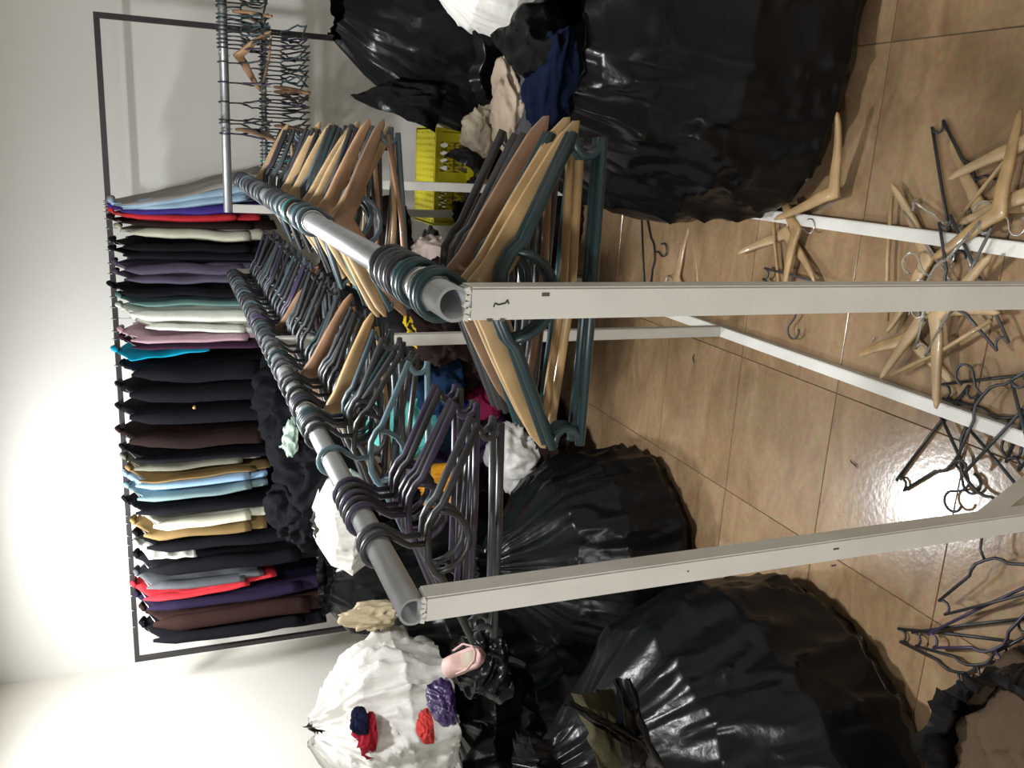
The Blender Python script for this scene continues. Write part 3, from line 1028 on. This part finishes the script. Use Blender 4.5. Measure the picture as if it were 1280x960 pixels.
# ------------------------------------------------------------------ loose clothing heaped under the rails
HEAP = [
    ('cardigan', 'turquoise cloth heaped under the blue-grey hanger', (515, 520), 3.7, (.15, .16, .19), (.10, .42, .38)),
    ('jumper', 'dark blue cloth beside the turquoise one', (548, 505), 3.75, (.17, .17, .15), (.012, .03, .07)),
    ('jumper', 'royal blue cloth behind the purple hangers', (575, 530), 3.75, (.09, .10, .13), (.03, .03, .28)),
    ('shirt', 'magenta cloth between the two racks', (606, 500), 3.7, (.05, .09, .08), (.14, .010, .04)),
    ('cap', 'orange yellow cloth ball behind the purple hangers', (568, 607), 3.6, (.085, .11, .16), (.60, .27, .02)),
    ('towel', 'white towel folded on the heap of clothes', (645, 575), 3.55, (.14, .13, .11), (.52, .51, .48)),
    ('jumper', 'black garment under the white towel', (670, 590), 3.68, (.26, .22, .13), (.012, .012, .016)),
    ('blouse', 'pale pinkish cloth between the racks below the rail', (540, 332), 3.6, (.10, .10, .09), (.52, .42, .38)),
    ('shirt', 'yellow cloth by the middle leg', (528, 408), 3.3, (.05, .07, .06), (.60, .43, .02)),
    ('jumper', 'black garment lying beside the yellow cloth', (560, 395), 3.3, (.18, .18, .14), (.012, .012, .014)),
    ('shirt', 'pink cloth glimpsed through the far hangers', (428, 395), 3.95, (.10, .12, .10), (.42, .10, .25)),
    ('shirt', 'lilac cloth glimpsed through the dense hangers', (408, 362), 4.05, (.08, .10, .08), (.42, .35, .50)),
    ('shirt', 'mint cloth showing by the coats\' hems', (362, 548), 4.05, (.10, .10, .05), (.45, .58, .50)),
    ('jumper', 'maroon cloth by the coats\' hems', (355, 528), 4.1, (.06, .08, .05), (.12, .04, .05)),
    ('jumper', 'charcoal clothes heaped below the coats', (410, 580), 4.05, (.24, .2, .22), (.008, .008, .010)),
    ('jumper', 'dark brown clothes heaped below the coats', (390, 500), 4.15, (.24, .2, .22), (.005, .004, .0045)),
    ('jumper', 'grey green clothes beside the crumpled white bag', (380, 640), 4.1, (.16, .14, .14), (.009, .0095, .009)),
    ('shirt', 'silvery cloth below the cream blouse', (350, 633), 4.12, (.03, .05, .04), (.25, .25, .25)),
    ('jumper', 'black cloth heaped between the racks\' far legs', (470, 330), 3.9, (.22, .22, .22), (.016, .016, .02)),
    ('jumper', 'grey cloth in the heap behind the yellow cloth', (480, 420), 3.7, (.24, .22, .24), (.03, .03, .036)),
    ('jumper', 'dark denim cloth low in the heap', (640, 480), 3.95, (.26, .22, .16), (.018, .02, .03)),
    ('jumper', 'dark purple cloth low in the heap', (600, 540), 3.95, (.26, .22, .2), (.03, .02, .05)),
    ('jumper', 'black cloth low behind the far legs', (600, 420), 3.95, (.28, .22, .16), (.014, .014, .016)),
]
for k, (nm, lab, px, y, s, rgb) in enumerate(HEAP):
    c = at(px[0], px[1], y=y)
    lump(nm, lab, c, s, cloth(rgb), 100 + k * 2.7, 'clothing', 'loose clothes heaped on the floor', rot=k * .9)
# base of the heap: dark bags that carry it
for k, (x, y, h, rx, ry, lab) in enumerate([(-1.0, 4.22, .62, .30, .24, 'low black bag carrying the heap of clothes by the middle leg'), (-.58, 4.16, .78, .22, .2, 'black bag filling the gap behind the far legs'),
                                            (-1.95, 4.25, .95, .30, .2, 'black bag standing below the block of coats'), (-.30, 4.0, .6, .2, .16, 'low black bag near the white leg of the two-tier rack')]):
    sack('bin_bag', lab, (x, y), tied_keys(h, rx, ry, (0, 0), .6, .7), bin_plastic, 120 + k * 7, group=BG, folds=8, nu=80, nv=50)

# ------------------------------------------------------------------ yellow crate on its cardboard box
yellow = mat('yellow_crate_plastic', (.68, .60, .015), .42, bump=.04)
cardboard = mat('cardboard', (.30, .20, .105), .85, vary=.12, vscale=6)
YC = 4.27
c0, c1 = at(589, 281, y=YC), at(543, 200, y=YC)
cz0, cz1 = c0.z, c1.z
CXa, CXb = c0.x, c0.x + .46
bx = tag(empty('cardboard_box', ((CXa + CXb) / 2 + .03, YC + .18, 0)), 'brown cardboard box carrying the yellow crate', 'box')
hb = cz0 - .002
box('box_body', (0, 0, hb / 2), (.46, .34, hb), cardboard, bx, bevel=.004)
box('tape_strip', (0, 0, hb + .0006), (.05, .341, .0012), mat('brown_tape', (.24, .14, .05), .35), bx)
W, D, Hc = CXb - CXa, .34, cz1 - cz0
cr = tag(empty('plastic_crate', ((CXa + CXb) / 2, YC + D / 2, cz0)), 'bright yellow perforated plastic crate, upside down beyond the white legs', 'crate')


def crate_side(w, h, n, th=.006):
    """A lattice panel in XZ with real openings."""
    V, F = [], []
    for x, ww in ((-w * .5 + .03, .06), (w * .5 - .03, .06), (0, .05)):
        box_geo(V, F, (x, 0, h / 2), (ww, th, h))
    box_geo(V, F, (0, 0, .016), (w, th * 2, .032))
    box_geo(V, F, (0, 0, h - .014), (w, th * 1.2, .028))
    for sx in (-1, 1):
        cx, ww = sx * (w / 4 - .0175), w / 2 - .085
        for k in range(n):
            x = cx - ww / 2 + ww * (k + .5) / n
            dx, dz = ww / n, (h - .06)
            L = math.hypot(dx * 1.6, dz)
            for s in (-1, 1):
                box_geo(V, F, (x, 0, h / 2 + .002), (.009, th * .8, L), Matrix.Rotation(s * math.atan2(dx * 1.6, dz), 3, 'Y'))
    return mesh('side_panel', V, F)


for (w, loc, rz) in ((W, (0, -D / 2, 0), 0), (W, (0, D / 2, 0), 0), (D, (-W / 2, 0, 0), math.pi / 2), (D, (W / 2, 0, 0), math.pi / 2)):
    o = link('side_panel', crate_side(w, Hc, 4), yellow, cr, smooth=False)
    o.location = loc
    o.rotation_euler = (0, 0, rz)
V, F = [], []
nx, ny = 15, 9
for k in range(nx + 1):
    box_geo(V, F, (-W / 2 + W * k / nx, 0, Hc - .003), (.018, D, .006))
for k in range(ny + 1):
    box_geo(V, F, (0, -D / 2 + D * k / ny, Hc - .0032), (W, .022, .006))
link('perforated_base', mesh('perforated_base', V, F), yellow, cr, smooth=False)
for sx in (-1, 1):
    for sy in (-1, 1):
        box('corner_post', (sx * (W / 2 - .004), sy * (D / 2 - .004), Hc / 2), (.022, .022, Hc), yellow, cr, bevel=.004)

lump('bin_bag', 'crumpled top of a black bag carrying the pale pink clog', at(606, 824, y=2.64), (.13, .13, .085), bin_plastic, 5.5, 'bag', BG)
# ------------------------------------------------------------------ pale pink clog on the bags
foam = mat('pink_foam', (.55, .36, .33), .6, bump=.1, bscale=90)
foam_in = mat('beige_foam', (.42, .36, .28), .7)
p = at(583, 828, y=2.60)
cl = tag(empty('clog', p), 'pale pink foam clog lying on the black bags near the rail end', 'shoe')
cl.rotation_euler = (R(36), R(4), R(48))
cl.scale = (1.25, 1.2, 1.2)
V, F = [], []
NL, NA = 18, 20
for i in range(NL + 1):
    t = i / NL
    w = .034 * (math.sin(min(1, t / .22) * math.pi / 2) ** .6) * (1 - .12 * t) * (1 if t < .88 else max(.25, math.sqrt(max(0, 1 - ((t - .88) / .125) ** 2))))
    hgt = .046 * math.sin(min(1, (1 - t) / .35) * math.pi / 2) ** .5 if t > .5 else .046 - .004 * (0.5 - t)
    for j in range(NA):
        a = 2 * math.pi * j / NA
        x, z = w * math.cos(a), math.sin(a)
        z = .010 * z if z < 0 else z * hgt
        if t < .58 and z > .022:
            k = min(1, (.58 - t) / .12)
            z = lerp(z, .014, k * (1 if abs(math.cos(a)) < .72 else 0))
        V.append((x, -.08 + .16 * t, z + .010))
for i in range(NL):
    for j in range(NA):
        F.append([i * NA + j, i * NA + (j + 1) % NA, (i + 1) * NA + (j + 1) % NA, (i + 1) * NA + j])
F.append(list(range(NA))[::-1])
F.append([NL * NA + j for j in range(NA)])
link('upper', mesh('upper', V, F), foam, cl)
V, F = [], []
sweep_geo(V, F, [(0, -.055, .0255), (0, -.02, .0262), (0, .015, .0258)], [.018, .021, .018], 14, flat=1.0, up=(1, 0, 0))
V = [Vector((v.x, v.y, .0255 + (v.z - .0255) * .12)) for v in V]
link('footbed', mesh('footbed', V, F), foam_in, cl)
V, F = [], []
sweep_geo(V, F, [(-.033, .01, .04), (-.036, -.04, .055), (-.02, -.075, .058), (0, -.083, .058), (.02, -.075, .058), (.036, -.04, .055), (.033, .01, .04)], .005, 8, flat=.5)
link('strap', mesh('strap', V, F), foam, cl)

# ------------------------------------------------------------------ scraps on the floor
for k, (px, lab, m) in enumerate([((1052, 243), 'shiny clear plastic scrap beside the curved wooden hanger', 'clear_plastic'), ((1092, 425), 'shiny clear plastic splinter between the racks', 'clear_plastic'),
                                  ((868, 448), 'dark smudge of thread on the tiles near the middle leg', None), ((1067, 580), 'dark thread scrap near the lamp reflection', None), ((996, 456), 'small pale chip beside the floor bar', 'hook_wire')]):
    c = at(px[0], px[1], z=.003)
    V, F = [], []
    rr = random.Random(k)
    pts = [(-.018, 0, 0), (-.006, rr.uniform(-.006, .006), .002), (.006, rr.uniform(-.006, .006), .003), (.018, 0, 0)]
    sweep_geo(V, F, pts, [.0006, .003, .0026, .0006], 6, flat=.6)
    o = link('plastic_scrap' if m else 'thread_scrap', mesh('scrap', V, F), MATS[m] if m else black_iron)
    o.location = c
    o.rotation_euler = (0, 0, rr.uniform(0, 3))
    tag(o, lab, 'scrap')
